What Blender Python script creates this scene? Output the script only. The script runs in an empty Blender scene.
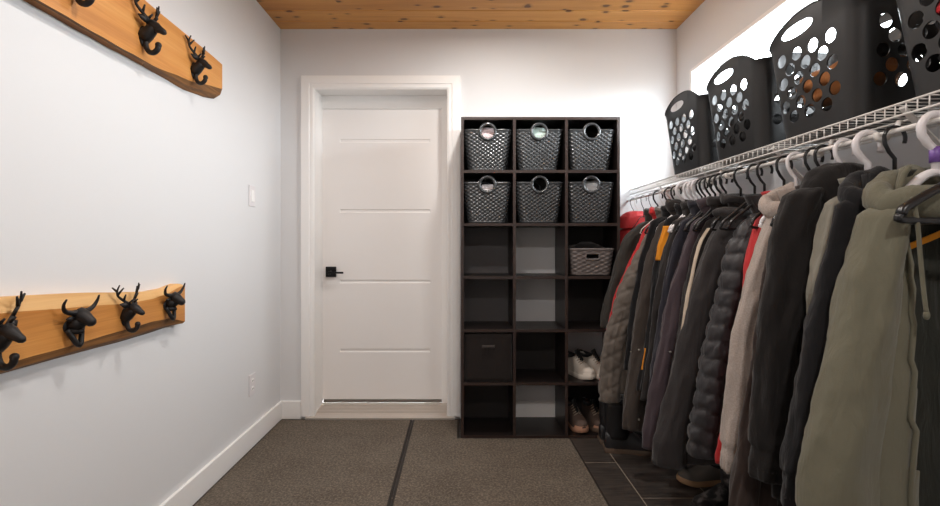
import bpy, bmesh, math, random
from mathutils import Vector, Matrix, noise
random.seed(7)
C = bpy.context.scene.collection
PI = math.pi
F, VX, VY, CH = 465.0, 462.0, 244.0, 1.126        # focal length in pixels, vanishing point, eye height
XL, XR, YB, YF, ZC = -1.171, 1.384, 3.0, -1.6, 2.513
RX, RZ = 1.07, 1.405                               # clothes rod

def at(px, py, Y):
    return ((px-VX)/F*Y, Y, CH-(py-VY)/F*Y)
def s2l(c):
    return c/12.92 if c <= .04045 else ((c+.055)/1.055)**2.4
def rgb(r, g, b):
    return (s2l(r/255), s2l(g/255), s2l(b/255), 1)

# ------------------------------------------------------------------ materials
class NT:
    def __init__(s, name):
        s.m = bpy.data.materials.new(name); s.m.use_nodes = True
        s.t = s.m.node_tree; s.b = s.t.nodes['Principled BSDF']
    def n(s, kind, **kw):
        nd = s.t.nodes.new(kind)
        for k, v in kw.items():
            if k.startswith('i_'):
                key = k[2:]
                nd.inputs[int(key) if key.isdigit() else key.replace('_', ' ')].default_value = v
            else: setattr(nd, k, v)
        return nd
    def l(s, a, b): s.t.links.new(a, b)
    def obj(s, scale=(1,1,1), loc=(0,0,0)):
        tc = s.n('ShaderNodeTexCoord'); mp = s.n('ShaderNodeMapping')
        mp.inputs['Scale'].default_value = scale; mp.inputs['Location'].default_value = loc
        s.l(tc.outputs['Object'], mp.inputs['Vector']); return mp.outputs['Vector']
    def math(s, op, a, b=None):
        nd = s.n('ShaderNodeMath', operation=op)
        for i, v in enumerate((a, b)):
            if v is None: continue
            if isinstance(v, (int, float)): nd.inputs[i].default_value = v
            else: s.l(v, nd.inputs[i])
        return nd.outputs[0]
    def ramp(s, fac, stops):
        r = s.n('ShaderNodeValToRGB'); e = r.color_ramp.elements
        while len(e) < len(stops): e.new(.5)
        for el, (p, c) in zip(e, stops): el.position = p; el.color = c
        s.l(fac, r.inputs[0]); return r.outputs[0]
    def mix(s, fac, a, b, blend='MIX'):
        m = s.n('ShaderNodeMix', data_type='RGBA', blend_type=blend)
        for sock, v in ((m.inputs[0], fac), (m.inputs[6], a), (m.inputs[7], b)):
            if isinstance(v, (int, float)): sock.default_value = v
            elif isinstance(v, tuple): sock.default_value = v
            else: s.l(v, sock)
        return m.outputs[2]
    def bump(s, h, strength=.3, dist=.002):
        b = s.n('ShaderNodeBump'); b.inputs['Strength'].default_value = strength; b.inputs['Distance'].default_value = dist
        s.l(h, b.inputs['Height']); s.l(b.outputs[0], s.b.inputs['Normal'])
    def set(s, col=None, rough=None, **kw):
        if col is not None:
            if isinstance(col, tuple): s.b.inputs['Base Color'].default_value = col
            else: s.l(col, s.b.inputs['Base Color'])
        if rough is not None: s.b.inputs['Roughness'].default_value = rough
        for k, v in kw.items(): s.b.inputs[k.replace('_', ' ')].default_value = v
        return s.m

def m_plain(name, col, rough=.5, bump=0, scale=200, metal=0, var=.06, spec=.5):
    t = NT(name)
    nz = t.n('ShaderNodeTexNoise', i_Scale=scale, i_Detail=3.0); t.l(t.obj(), nz.inputs['Vector'])
    dark = tuple(c*(1-var*2) for c in col[:3])+(1,)
    t.set(t.mix(nz.outputs[0], dark, col), rough, Metallic=metal, Specular_IOR_Level=spec)
    if bump: t.bump(nz.outputs[0], bump, .001)
    return t.m
def m_fabric(name, col, rough=.9, scale=900, bump=.35, fleck=0, sheen=.15, spec=.2):
    t = NT(name); v = t.obj()
    n1 = t.n('ShaderNodeTexNoise', i_Scale=scale, i_Detail=2.0); t.l(v, n1.inputs['Vector'])
    n2 = t.n('ShaderNodeTexNoise', i_Scale=14.0, i_Detail=4.0); t.l(v, n2.inputs['Vector'])
    d = tuple(c*.82 for c in col[:3])+(1,)
    c1 = t.mix(n2.outputs[0], d, col)
    if fleck:
        nf = t.n('ShaderNodeTexNoise', i_Scale=220.0, i_Detail=4.0, i_Roughness=.8); t.l(v, nf.inputs['Vector'])
        lo = tuple(c*(1-fleck) for c in col[:3])+(1,); hi = tuple(min(1, c*(1+fleck)) for c in col[:3])+(1,)
        c1 = t.ramp(nf.outputs[0], [(.3, lo), (.7, hi)])
    t.set(c1, rough, Sheen_Weight=sheen, Specular_IOR_Level=spec)
    n3 = t.n('ShaderNodeTexNoise', i_Scale=1.0, i_Detail=3.0, i_Distortion=.8); t.l(t.obj((26, 26, 7)), n3.inputs['Vector'])
    t.bump(t.math('ADD', t.math('MULTIPLY', n1.outputs[0], .08*bump/.35), n3.outputs[0]), .55, .012)
    return t.m
def m_wood(name, light, mid, dark, plank=None, knots=True, rough=.4, axis=0, gs=1.0):
    """pine: grain runs along local axis; plank = width of the boards across Y"""
    t = NT(name)
    tc = t.n('ShaderNodeTexCoord'); sp = t.n('ShaderNodeSeparateXYZ'); t.l(tc.outputs['Object'], sp.inputs[0])
    x, y, z = sp.outputs
    along, across, other = ((x, y, z), (y, z, x))[axis]
    if plank:
        idx = t.math('FLOOR', t.math('DIVIDE', across, plank))
        wn = t.n('ShaderNodeTexWhiteNoise', noise_dimensions='1D'); t.l(idx, wn.inputs['W'])
        rnd = wn.outputs['Value']
        shift = t.math('MULTIPLY', rnd, 37.0)
    else: rnd, shift = None, 0.0
    cb = t.n('ShaderNodeCombineXYZ')
    t.l(t.math('MULTIPLY', t.math('ADD', along, shift), 1.6*gs), cb.inputs[0])
    t.l(t.math('MULTIPLY', across, 22.0*gs), cb.inputs[1]); t.l(t.math('MULTIPLY', other, 22.0*gs), cb.inputs[2])
    n1 = t.n('ShaderNodeTexNoise', i_Scale=1.0, i_Detail=5.0, i_Distortion=.6); t.l(cb.outputs[0], n1.inputs['Vector'])
    cb2 = t.n('ShaderNodeCombineXYZ')
    t.l(t.math('MULTIPLY', t.math('ADD', along, shift), 6.0), cb2.inputs[0]); t.l(t.math('MULTIPLY', across, 260.0), cb2.inputs[1])
    t.l(other, cb2.inputs[2])
    n2 = t.n('ShaderNodeTexNoise', i_Scale=1.0, i_Detail=2.0); t.l(cb2.outputs[0], n2.inputs['Vector'])
    col = t.ramp(n1.outputs[0], [(.25, dark), (.5, mid), (.75, light)])
    col = t.mix(.22, col, t.ramp(n2.outputs[0], [(.3, dark), (.7, light)]))
    if rnd is not None:
        col = t.mix(.55, col, t.mix(rnd, tuple(c*.6 for c in mid[:3])+(1,), light), 'MIX')
        fr = t.math('FRACT', t.math('DIVIDE', across, plank))
        edge = t.math('MINIMUM', fr, t.math('SUBTRACT', 1.0, fr))
    if knots:
        cb3 = t.n('ShaderNodeCombineXYZ')
        t.l(t.math('MULTIPLY', t.math('ADD', along, t.math('MULTIPLY', shift, 3.1)) if not isinstance(shift, float) else along, 9.0), cb3.inputs[0]); t.l(t.math('MULTIPLY', t.math('ADD', across, t.math('MULTIPLY', n1.outputs[0], .06)), 19.0), cb3.inputs[1])
        vo = t.n('ShaderNodeTexVoronoi', i_Scale=1.0); vo.voronoi_dimensions = '2D'; t.l(cb3.outputs[0], vo.inputs['Vector'])
        sepc = t.n('ShaderNodeSeparateColor'); t.l(vo.outputs['Color'], sepc.inputs[0])
        k = t.math('SUBTRACT', t.math('MULTIPLY', t.math('LESS_THAN', sepc.outputs[0], .26), t.math('SUBTRACT', 1.0, vo.outputs['Distance'])), t.math('MULTIPLY', sepc.outputs[1], .10))
        kf = t.ramp(k, [(.62, (0,0,0,1)), (.78, (.30,.30,.30,1)), (.84, (.9,.9,.9,1))])
        col = t.mix(kf, col, (dark[0]*.16, dark[1]*.12, dark[2]*.12, 1))
    t.set(col, rough)
    t.bump(n2.outputs[0], .12, .001)
    return t.m
def m_emit(name, col, s):
    m = bpy.data.materials.new(name); m.use_nodes = True; nt = m.node_tree; nt.nodes.clear()
    e = nt.nodes.new('ShaderNodeEmission'); e.inputs[0].default_value = col; e.inputs[1].default_value = s
    o = nt.nodes.new('ShaderNodeOutputMaterial'); nt.links.new(e.outputs[0], o.inputs[0]); return m

M = {}
M['wall'] = m_plain('wall_paint', rgb(226,226,227), .75, .08, 260, var=.01)
M['trim'] = m_plain('trim_paint', rgb(249,247,245), .35, 0, 60, var=.01)
M['door'] = m_plain('door_paint', rgb(246,243,241), .38, .03, 500, var=.01)
M['ceiling'] = m_wood('honey_pine_boards', rgb(240,180,104), rgb(218,150,74), rgb(172,104,44), plank=.1316, rough=.42)
M['slab'] = m_wood('live_edge_pine', rgb(226,166,96), rgb(212,144,72), rgb(172,104,44), knots=False, rough=.45, axis=1, gs=.55)
M['slab_top'] = m_wood('pale_sapwood', rgb(236,192,132), rgb(228,178,114), rgb(204,148,84), knots=False, rough=.5, axis=1, gs=.6)
M['bark'] = m_wood('live_edge_bark', rgb(176,122,64), rgb(128,84,42), rgb(54,34,18), knots=False, rough=.7, axis=1, gs=1.6)
M['iron'] = m_plain('black_cast_iron', rgb(34,31,31), .5, .5, 300, metal=.3)
M['espresso'] = m_wood('espresso_laminate', rgb(34,26,24), rgb(26,20,18), rgb(18,13,12), knots=False, rough=.4, axis=0, gs=1.2)
M['espresso_edge'] = m_wood('espresso_edge_band', rgb(66,51,46), rgb(54,41,37), rgb(40,30,27), knots=False, rough=.35, axis=0, gs=1.2)
M['backing'] = m_plain('charcoal_backing_board', rgb(92,89,90), .6, .05, 80)
M['backing_dark'] = m_plain('black_backing_board', rgb(34,28,26), .6, .05, 80)
M['black_metal'] = m_plain('matte_black_metal', rgb(26,25,26), .35, 0, 100, metal=.6)
M['wire'] = m_plain('white_vinyl_wire', rgb(222,218,214), .35, 0, 100, var=.02)
M['white_plastic'] = m_plain('white_plastic', rgb(228,224,226), .3, 0, 100, var=.02)
M['purple'] = m_plain('purple_plastic', rgb(118,84,160), .4)
M['black_plastic'] = m_plain('black_plastic', rgb(24,23,25), .28, 0, 100)
M['hamper'] = m_plain('charcoal_plastic', rgb(28,27,27), .46, .12, 700, var=.03)
M['weave'] = m_plain('glossy_dark_resin_weave', rgb(64,66,68), .26, 0, 300, spec=.8)
M['weave_grey'] = m_plain('grey_resin_weave', rgb(118,109,106), .6, 0, 300)
M['bin'] = m_fabric('black_canvas', rgb(38,32,30), .85)
M['metal'] = m_plain('aluminium_sill', rgb(206,196,186), .42, 0, 100, metal=.25)
M['slot'] = m_plain('dark_slot', rgb(30,28,27), .7)
M['cloth_white'] = m_fabric('white_cotton', rgb(236,230,232), .9)
M['cloth_mint'] = m_fabric('mint_cotton', rgb(206,226,218), .9)
M['cloth_pink'] = m_fabric('pale_pink_cotton', rgb(236,214,216), .9)
M['cloth_black'] = m_fabric('black_knit', rgb(26,25,26), .9)
M['cloth_brown'] = m_fabric('tan_brown_knit', rgb(176,112,62), .9)
M['cloth_red'] = m_fabric('red_knit', rgb(188,34,40), .9)
M['cloth_grey'] = m_fabric('grey_knit', rgb(150,148,146), .9)
M['film'] = m_plain('silvery_plastic_film', rgb(196,198,200), .2, .3, 40)
M['rubber'] = m_plain('black_rubber', rgb(26,24,23), .6, .2, 200)
M['sole_white'] = m_plain('white_foam', rgb(218,208,196), .6, .1, 200)
M['sole_tan'] = m_plain('tan_foam', rgb(176,140,104), .7, .1, 200)
M['sole_brown'] = m_plain('brown_rubber', rgb(96,78,64), .7, .1, 200)
M['shoe_white'] = m_plain('white_leather', rgb(214,204,192), .5, .1, 200)
M['shoe_brown'] = m_plain('taupe_suede', rgb(92,75,66), .85, .3, 400)
M['shoe_black'] = m_plain('black_leather', rgb(30,29,31), .42, .25, 160)
M['shoe_grey'] = m_plain('grey_canvas', rgb(104,98,92), .8, .3, 300)
M['lace'] = m_plain('pale_laces', rgb(168,152,134), .8)
M['silver'] = m_plain('steel', rgb(190,186,180), .3, 0, 100, metal=1)
def m_camo():
    t = NT('mottled_black_suede'); v = t.obj()
    a = t.n('ShaderNodeTexNoise', i_Scale=26.0, i_Detail=3.0); t.l(v, a.inputs['Vector'])
    t.set(t.ramp(a.outputs[0], [(.40, rgb(24,22,22)), (.50, rgb(50,46,45)), (.60, rgb(104,97,94))]), .75); t.bump(a.outputs[0], .3, .003); return t.m
M['camo'] = m_camo()
def m_carpet():
    t = NT('speckled_taupe_carpet'); v = t.obj()
    a = t.n('ShaderNodeTexNoise', i_Scale=95.0, i_Detail=5.0, i_Roughness=.8); t.l(v, a.inputs['Vector'])
    b = t.n('ShaderNodeTexNoise', i_Scale=4.0, i_Detail=3.0); t.l(v, b.inputs['Vector'])
    c = t.ramp(a.outputs[0], [(.30, rgb(56,50,44)), (.5, rgb(104,95,85)), (.70, rgb(162,150,136))])
    c = t.mix(.35, c, t.ramp(b.outputs[0], [(.3, rgb(90,81,72)), (.7, rgb(120,110,99))]))
    t.set(c, .95, Specular_IOR_Level=.1); t.bump(a.outputs[0], .8, .006); return t.m
M['carpet'] = m_carpet()
M['mat_edge'] = m_plain('dark_binding', rgb(44,37,32), .8, .3, 400)
def m_tile():
    t = NT('dark_slate_tile')
    tc = t.n('ShaderNodeTexCoord'); sp = t.n('ShaderNodeSeparateXYZ'); t.l(tc.outputs['Object'], sp.inputs[0])
    v = t.math('DIVIDE', t.math('SUBTRACT', sp.outputs[0], .795-.305*40), .305)
    row = t.math('FLOOR', v); par = t.math('MULTIPLY', t.math('SUBTRACT', 1.0, t.math('MODULO', row, 2.0)), .55)
    u = t.math('ADD', t.math('DIVIDE', t.math('SUBTRACT', sp.outputs[1], 2.396-.61*40), .61), par)
    fu, fv = t.math('FRACT', u), t.math('FRACT', v)
    du = t.math('MULTIPLY', t.math('MINIMUM', fu, t.math('SUBTRACT', 1.0, fu)), .61)
    dv = t.math('MULTIPLY', t.math('MINIMUM', fv, t.math('SUBTRACT', 1.0, fv)), .305)
    g = t.math('LESS_THAN', t.math('MINIMUM', du, dv), .0022)
    vv = t.obj((3.0, 22.0, 1.0)); a = t.n('ShaderNodeTexNoise', i_Scale=2.5, i_Detail=5.0); t.l(vv, a.inputs['Vector'])
    c = t.ramp(a.outputs[0], [(.3, rgb(46,41,38)), (.7, rgb(76,68,62))])
    t.set(t.mix(g, c, rgb(150,138,124)), .5); t.bump(a.outputs[0], .2, .003); return t.m
M['tile'] = m_tile()
def m_glass():
    t = NT('window_glass')
    t.set((1,1,1,1), 0.0, IOR=1.45, Transmission_Weight=1.0); return t.m
def m_pane():
    m = bpy.data.materials.new('clear_pane'); m.use_nodes = True; nt = m.node_tree; nt.nodes.clear()
    tr = nt.nodes.new('ShaderNodeBsdfTransparent'); gl = nt.nodes.new('ShaderNodeBsdfGlossy'); gl.inputs['Roughness'].default_value = .02
    mx = nt.nodes.new('ShaderNodeMixShader'); o = nt.nodes.new('ShaderNodeOutputMaterial')
    mx.inputs[0].default_value = .04; nt.links.new(tr.outputs[0], mx.inputs[1]); nt.links.new(gl.outputs[0], mx.inputs[2]); nt.links.new(mx.outputs[0], o.inputs[0])
    return m
M['pane'] = m_pane()

# ------------------------------------------------------------------ mesh helpers
class MB:
    def __init__(s): s.v = []; s.f = []; s.sm = []
    def add(s, vs, fs, smooth=True):
        o = len(s.v); s.v += [tuple(p) for p in vs]
        for f in fs: s.f.append(tuple(i+o for i in f)); s.sm.append(smooth)
        return s
    def box(s, x0, x1, y0, y1, z0, z1):
        v = [(x,y,z) for x in (x0,x1) for y in (y0,y1) for z in (z0,z1)]
        return s.add(v, [(0,1,3,2),(4,6,7,5),(0,4,5,1),(2,3,7,6),(0,2,6,4),(1,5,7,3)], False)
    def loft(s, rings, closed=True, cap0=True, cap1=True, skip=None):
        n = len(rings[0]); vs = [p for r in rings for p in r]; fs = []
        for i in range(len(rings)-1):
            for j in range(n if closed else n-1):
                if skip and skip(i, j): continue
                k = (j+1) % n
                fs.append((i*n+j, i*n+k, (i+1)*n+k, (i+1)*n+j))
        if closed and cap0: fs.append(tuple(reversed(range(n))))
        if closed and cap1: fs.append(tuple((len(rings)-1)*n+j for j in range(n)))
        return s.add(vs, fs)
    def tube(s, pts, r, seg=8, loop=False, flat=1.0):
        pts = [Vector(p) for p in pts]; n = len(pts)
        rs = r if isinstance(r, (list, tuple)) else [r]*n
        rings = []; up = None
        for i, p in enumerate(pts):
            if loop: d = pts[(i+1) % n]-pts[i-1]
            else: d = pts[min(i+1, n-1)]-pts[max(i-1, 0)]
            d.normalize()
            if up is None:
                up = Vector((0,0,1)) if abs(d.z) < .9 else Vector((1,0,0))
            a = (up-d*up.dot(d)).normalized(); b = d.cross(a); up = a
            rings.append([p+a*math.cos(2*PI*k/seg)*rs[i]+b*math.sin(2*PI*k/seg)*rs[i]*flat for k in range(seg)])
        if loop: rings.append(rings[0]); return s.loft(rings, True, False, False)
        return s.loft(rings)
    def ball(s, c, r, seg=12, rings=8):
        c = Vector(c); r = r if isinstance(r, (tuple, list)) else (r, r, r)
        R = []
        for i in range(rings+1):
            a = -PI/2+PI*i/rings; q = max(math.cos(a), .02)
            R.append([(c.x+r[0]*q*math.cos(2*PI*k/seg), c.y+r[1]*q*math.sin(2*PI*k/seg), c.z+r[2]*math.sin(a)) for k in range(seg)])
        return s.loft(R)
    def prism(s, poly, z0, z1):
        n = len(poly)
        return s.add([(x,y,z0) for x,y in poly]+[(x,y,z1) for x,y in poly],
            [tuple(reversed(range(n))), tuple(range(n,2*n))]+[(i,(i+1)%n,n+(i+1)%n,n+i) for i in range(n)], False)
    def mesh(s, name):
        me = bpy.data.meshes.new(name); me.from_pydata(s.v, [], s.f)
        me.polygons.foreach_set('use_smooth', s.sm); me.update(); return me
    def build(s, name, mat, parent=None, bevel=0, fix=True, solid=0, weld=0, sharp=None):
        me = s.mesh(name)
        if fix or weld:
            bm = bmesh.new(); bm.from_mesh(me)
            if weld: bmesh.ops.remove_doubles(bm, verts=bm.verts, dist=weld)
            bmesh.ops.recalc_face_normals(bm, faces=bm.faces); bm.to_mesh(me); bm.free()
        if sharp: me.set_sharp_from_angle(angle=math.radians(sharp))
        o = bpy.data.objects.new(name, me); C.objects.link(o)
        for mm in (mat if isinstance(mat, list) else [mat]): me.materials.append(mm)
        if parent:
            o.parent = parent
            o.matrix_parent_inverse = world(parent).inverted()
        if solid:
            md = o.modifiers.new('solid', 'SOLIDIFY'); md.thickness = solid; md.offset = 0
        if bevel:
            md = o.modifiers.new('bevel', 'BEVEL'); md.width = bevel; md.segments = 2; md.limit_method = 'ANGLE'; md.angle_limit = math.radians(40)
        return o
def world(o):
    m = o.matrix_basis.copy()
    if o.parent: m = world(o.parent) @ o.matrix_parent_inverse @ m
    return m
def tag(o, label, cat, group=None, kind=None):
    if label: o['label'] = label
    if cat: o['category'] = cat
    if group: o['group'] = group
    if kind: o['kind'] = kind
    return o
def thing(name, label, cat, loc=(0,0,0), group=None):
    o = bpy.data.objects.new(name, None); C.objects.link(o); o.location = loc; o.empty_display_size = .1
    return tag(o, label, cat, group)
def struct(o, label=None, cat=None): 
    o['kind'] = 'structure'
    return tag(o, label, cat)
def copy_tree(o, parent=None):
    c = o.copy(); C.objects.link(c)
    if parent: c.parent = parent
    for ch in list(o.children): copy_tree(ch, c)
    return c
def lerp(a, b, t): return a+(b-a)*t
def interp(pts, x):
    """piecewise-linear through (x, y) pairs sorted by x, smoothed at the knots"""
    if x <= pts[0][0]: return pts[0][1]
    for (a, va), (b, vb) in zip(pts, pts[1:]):
        if x <= b: return va+(vb-va)*(x-a)/(b-a)
    return pts[-1][1]
def smooth_pts(pts, n=40):
    """Catmull-Rom through the points"""
    P = [Vector(p) for p in pts]; P = [P[0]*2-P[1]]+P+[P[-1]*2-P[-2]]; out = []
    m = len(P)-3
    for i in range(n+1):
        u = i/n*m; k = min(int(u), m-1); t = u-k
        a, b, c, d = P[k:k+4]
        out.append(.5*((2*b)+(c-a)*t+(2*a-5*b+4*c-d)*t*t+(3*b-a-3*c+d)*t*t*t))
    return out
def boolean(me, cutter, op='DIFFERENCE'):
    a = bpy.data.objects.new('tmp_a', me); b = bpy.data.objects.new('tmp_b', cutter); C.objects.link(a); C.objects.link(b)
    md = a.modifiers.new('b', 'BOOLEAN'); md.operation = op; md.object = b; md.solver = 'EXACT'
    dg = bpy.context.evaluated_depsgraph_get(); dg.update()
    out = bpy.data.meshes.new_from_object(a.evaluated_get(dg))
    bpy.data.objects.remove(a); bpy.data.objects.remove(b); return out
def nz(x, y, z): return noise.noise(Vector((x, y, z)))

# ------------------------------------------------------------------ room
T = .15
floor = struct(MB().box(XL-T, XR+T, YF-T, YB+T+.1, -.1, 0).build('floor', M['tile']), 'dark slate tile floor with pale grout lines', 'floor')
cl = MB(); pw = .1316; y = YB+.13
nb = 0
bm_y = math.ceil((YB+.12)/pw)*pw
while bm_y > YF-T:
    a, b = bm_y-pw, bm_y
    prof = [(a, ZC+.009), (a+.007, ZC), (b-.007, ZC), (b, ZC+.009), (b, ZC+.03), (a, ZC+.03)]
    cl.add([(x, py, pz) for x in (XL-T, XR+T) for py, pz in prof],
           [tuple(range(6)), tuple(range(11, 5, -1))]+[(i, (i+1) % 6, 6+(i+1) % 6, 6+i) for i in range(6)], False)
    bm_y -= pw
struct(cl.build('ceiling', M['ceiling']), 'knotty honey pine plank ceiling', 'ceiling')
struct(MB().box(XL-T, XL, YF-T, YB+T, 0, ZC).build('wall_left', M['wall']), 'white wall carrying two coat hook boards', 'wall')
struct(MB().box(XL, XR, YF-T, YF, 0, ZC).build('wall_rear', M['wall']), 'white wall behind the viewer', 'wall')
DX0, DX1, DZ = -.947, -.095, 2.128            # door opening
wb = MB(); wb.box(XL, DX0-.02, YB, YB+T+.03, 0, ZC); wb.box(DX1+.02, XR, YB, YB+T+.03, 0, ZC); wb.box(DX0-.02, DX1+.02, YB, YB+T+.03, DZ+.02, ZC)
struct(wb.build('wall_back', M['wall']), 'white end wall with the door in it', 'wall')
WY0, WY1, WZ0, WZ1 = 1.30, 2.82, 1.58, 2.182
wr = MB(); wr.box(XR, XR+T, YF-T, YB+T, 0, WZ0); wr.box(XR, XR+T, YF-T, YB+T, WZ1, ZC)
wr.box(XR, XR+T, YF-T, WY0, WZ0, WZ1); wr.box(XR, XR+T, WY1, YB+T, WZ0, WZ1)
struct(wr.build('wall_right', M['wall']), 'white wall above and below the wire shelf', 'wall')
# window
win = struct(thing('window_1', 'long bright clerestory window above the wire shelf', 'window', (XR+.06, (WY0+WY1)/2, WZ0)))
fx0, fx1, fw = XR-.004, XR+.05, .022
fb = MB()
fb.box(fx0, fx1, WY0, WY1, WZ0, WZ0+fw); fb.box(fx0, fx1, WY0, WY1, WZ1-fw, WZ1)
fb.box(fx0, fx1, WY0, WY0+fw, WZ0+fw, WZ1-fw); fb.box(fx0, fx1, WY1-fw, WY1, WZ0+fw, WZ1-fw)
fb.build('window_frame', M['trim'], win, bevel=.003)
MB().box(XR+.022, XR+.028, WY0+fw, WY1-fw, WZ0+fw, WZ1-fw).build('window_pane', M['pane'], win)
# baseboards
def base(name, x0, x1, y0, y1, lab):
    o = MB().box(x0, x1, y0, y1, 0, .117).build(name, M['trim'], bevel=.004); struct(o, lab, 'baseboard')
base('baseboard_left', XL, XL+.015, YF, YB, 'white baseboard along the hook board wall')
base('baseboard_back', XL+.015, -1.034, YB-.015, YB, 'white baseboard between corner and door casing')
base('baseboard_back_right', .0, XR, YB-.015, YB, 'white baseboard behind the cube organizer')
base('baseboard_right', XR-.015, XR, YF, YB-.015, 'white baseboard behind the boots')
# casing
def casing():
    prof = [(0, 0), (0, .020), (.050, .020), (.054, .015), (.074, .015), (.080, .011), (.085, .008), (.085, 0)]
    xo, xr, zt = DX0-.085, DX1+.083, DZ+.078
    mb = MB(); rows = []
    for st in range(4):
        row = []
        for o, d in prof:
            x = xo+o if st < 2 else xr-o
            z = .02 if st in (0, 3) else zt-o
            row.append((x, YB-d, z))
        rows.append(row)
    mb.loft(rows, closed=True)
    mb.sm = [False]*len(mb.sm)
    return mb.build('trim_1', M['trim'])
struct(casing(), 'white stepped casing around the door', 'door casing')
jb = MB(); yd = YB+.145
jb.box(DX0-.0195, DX0, YB-.004, yd+.05, .0, DZ); jb.box(DX1, DX1+.0195, YB-.004, yd+.05, .0, DZ); jb.box(DX0-.0195, DX1+.0195, YB-.004, yd+.05, DZ, DZ+.0195)
jb.box(DX1-.042, DX1, yd-.005, yd+.04, .05, DZ); jb.box(DX0, DX0+.004, yd-.005, yd+.04, .05, DZ); jb.box(DX0, DX1, yd-.004, yd+.04, 2.040, DZ)
struct(jb.build('trim_2', M['trim'], bevel=.002), 'white jamb and stop lining the door opening', 'door jamb')
th = MB()
th.add([(x, y_, z) for x in (DX0-.055, DX1+.05) for y_, z in ((YB-.03, .001), (YB-.03, .014), (YB-.015, .020), (YB+.002, .022))] ,
       [(0,1,2,3), (7,6,5,4)]+[(i, (i+1) % 4, 4+(i+1) % 4, 4+i) for i in range(4)], False)
rib = [(YB, .022)]
for k in range(7): 
    y0 = YB+.012+k*.017
    z0 = .023+k*.0035
    rib += [(y0, z0+.003), (y0+.010, z0+.004), (y0+.012, z0), (y0+.016, z0+.001)]
rib += [(YB+.145, .052), (YB+.2, .052), (YB+.2, 0.0), (YB, 0.0)]
n = len(rib)
th.add([(x, a, b) for x in (DX0-.0, DX1+.0) for a, b in rib], [tuple(range(n)), tuple(range(2*n-1, n-1, -1))]+[(i, (i+1) % n, n+(i+1) % n, n+i) for i in range(n)], False)
struct(th.build('trim_3', M['metal']), 'ribbed metal threshold under the door', 'threshold')
# door slab
door = struct(thing('door_1', 'white four groove interior door with black lever', 'door', ((DX0+DX1)/2, yd+.02, .073)))
slab = MB().box(DX0+.004, DX1-.038, yd+.004, yd+.045, .073, 2.039).mesh('slab')
cut = MB()
for gz in (1.824, 1.350, .872, .405):
    cut.box(-.826, -.217, yd-.01, yd+.010, gz-.009, gz+.009)
slab = boolean(slab, cut.mesh('cut'))
so = bpy.data.objects.new('door_panel', slab); C.objects.link(so); so.parent = door; so.matrix_parent_inverse = world(door).inverted()
slab.materials.clear(); slab.materials.append(M['door'])
md = so.modifiers.new('b', 'BEVEL'); md.width = .006; md.segments = 2; md.limit_method = 'ANGLE'
MB().box(DX0+.01, DX1-.04, yd+.0, yd+.03, .056, .072).build('door_sweep', m_plain('grey_sweep', rgb(120,112,104), .6), door)
hd = MB().box(-.92, -.85, yd-.010, yd+.004, .903, .973).build('lever_rose', M['black_metal'], door, bevel=.002)
lv = MB(); lv.tube([(-.885, yd-.008, .935), (-.885, yd-.045, .935)], .011, 12)
lv.box(-.895, -.79, yd-.056, yd-.043, .928, .941); lv.build('lever_handle', M['black_metal'], hd, bevel=.002)
# outlet and switch
def plate(name, lab, cat, yc, zc, outlet):
    t = thing(name, lab, cat, (XL, yc, zc))
    MB().box(XL, XL+.006, yc-.037, yc+.037, zc-.059, zc+.059).build('cover_plate', M['white_plastic'], t, bevel=.003)
    if outlet:
        for dz in (-.022, .022):
            p = MB(); p.ball((XL+.006, yc, zc+dz), (.003, .017, .015), 16, 8); r = p.build('receptacle', M['trim'], t)
            q = MB(); q.box(XL+.008, XL+.0095, yc-.008, yc-.006, zc+dz-.004, zc+dz+.005); q.box(XL+.008, XL+.0095, yc+.005, yc+.007, zc+dz-.003, zc+dz+.004)
            q.build('slot', M['slot'], r)
    else:
        p = MB(); p.add([(XL+.006, yc-.017, zc-.033), (XL+.006, yc+.017, zc-.033), (XL+.006, yc+.017, zc+.033), (XL+.006, yc-.017, zc+.033),
                         (XL+.011, yc-.016, zc-.032), (XL+.011, yc+.016, zc-.032), (XL+.008, yc+.016, zc+.032), (XL+.008, yc-.016, zc+.032)],
                        [(0,1,5,4), (1,2,6,5), (2,3,7,6), (3,0,4,7), (4,5,6,7)], False)
        p.build('rocker', M['trim'], t)
plate('power_outlet', 'white duplex power outlet low on the wall near the door', 'outlet', 2.587, .344, True)
plate('light_switch', 'white rocker light switch on the wall beside the door', 'light switch', 2.587, 1.393, False)

# ------------------------------------------------------------------ mats
OY0, OX0, OX1, OH = 2.693, -.006, .915, 1.862
def mat(name, poly, lab):
    t = thing(name, lab, 'floor mat', (sum(p[0] for p in poly)/len(poly), sum(p[1] for p in poly)/len(poly), 0), 'carpet mats')
    MB().prism(poly, .0005, .006).build('mat_edging', M['mat_edge'], t)
    e = .011
    cx = sum(p[0] for p in poly)/len(poly); cy = sum(p[1] for p in poly)/len(poly)
    # inset every edge towards the inside
    n = len(poly); ins = []
    for i in range(n):
        p0, p1, p2 = Vector(poly[i-1]), Vector(poly[i]), Vector(poly[(i+1) % n])
        d1 = (p1-p0).normalized(); d2 = (p2-p1).normalized()
        n1 = Vector((-d1.y, d1.x)); n2 = Vector((-d2.y, d2.x))
        ins.append(tuple(p1+(n1+n2)*e))
    MB().prism(ins, .002, .009).build('carpet_pile', M['carpet'], t)
mat('floor_mat', [(XL+.017, YF+.05), (-.287, YF+.05), (-.318, YB-.035), (XL+.017, YB-.035)], 'speckled taupe carpet mat lying along the hook board wall')
mat('floor_mat', [(-.281, YF+.05), (.675, YF+.05), (.627, 2.682), (-.018, 2.682), (-.018, YB-.035), (-.312, YB-.035)], 'speckled taupe carpet mat in front of the black cube organizer')

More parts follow.
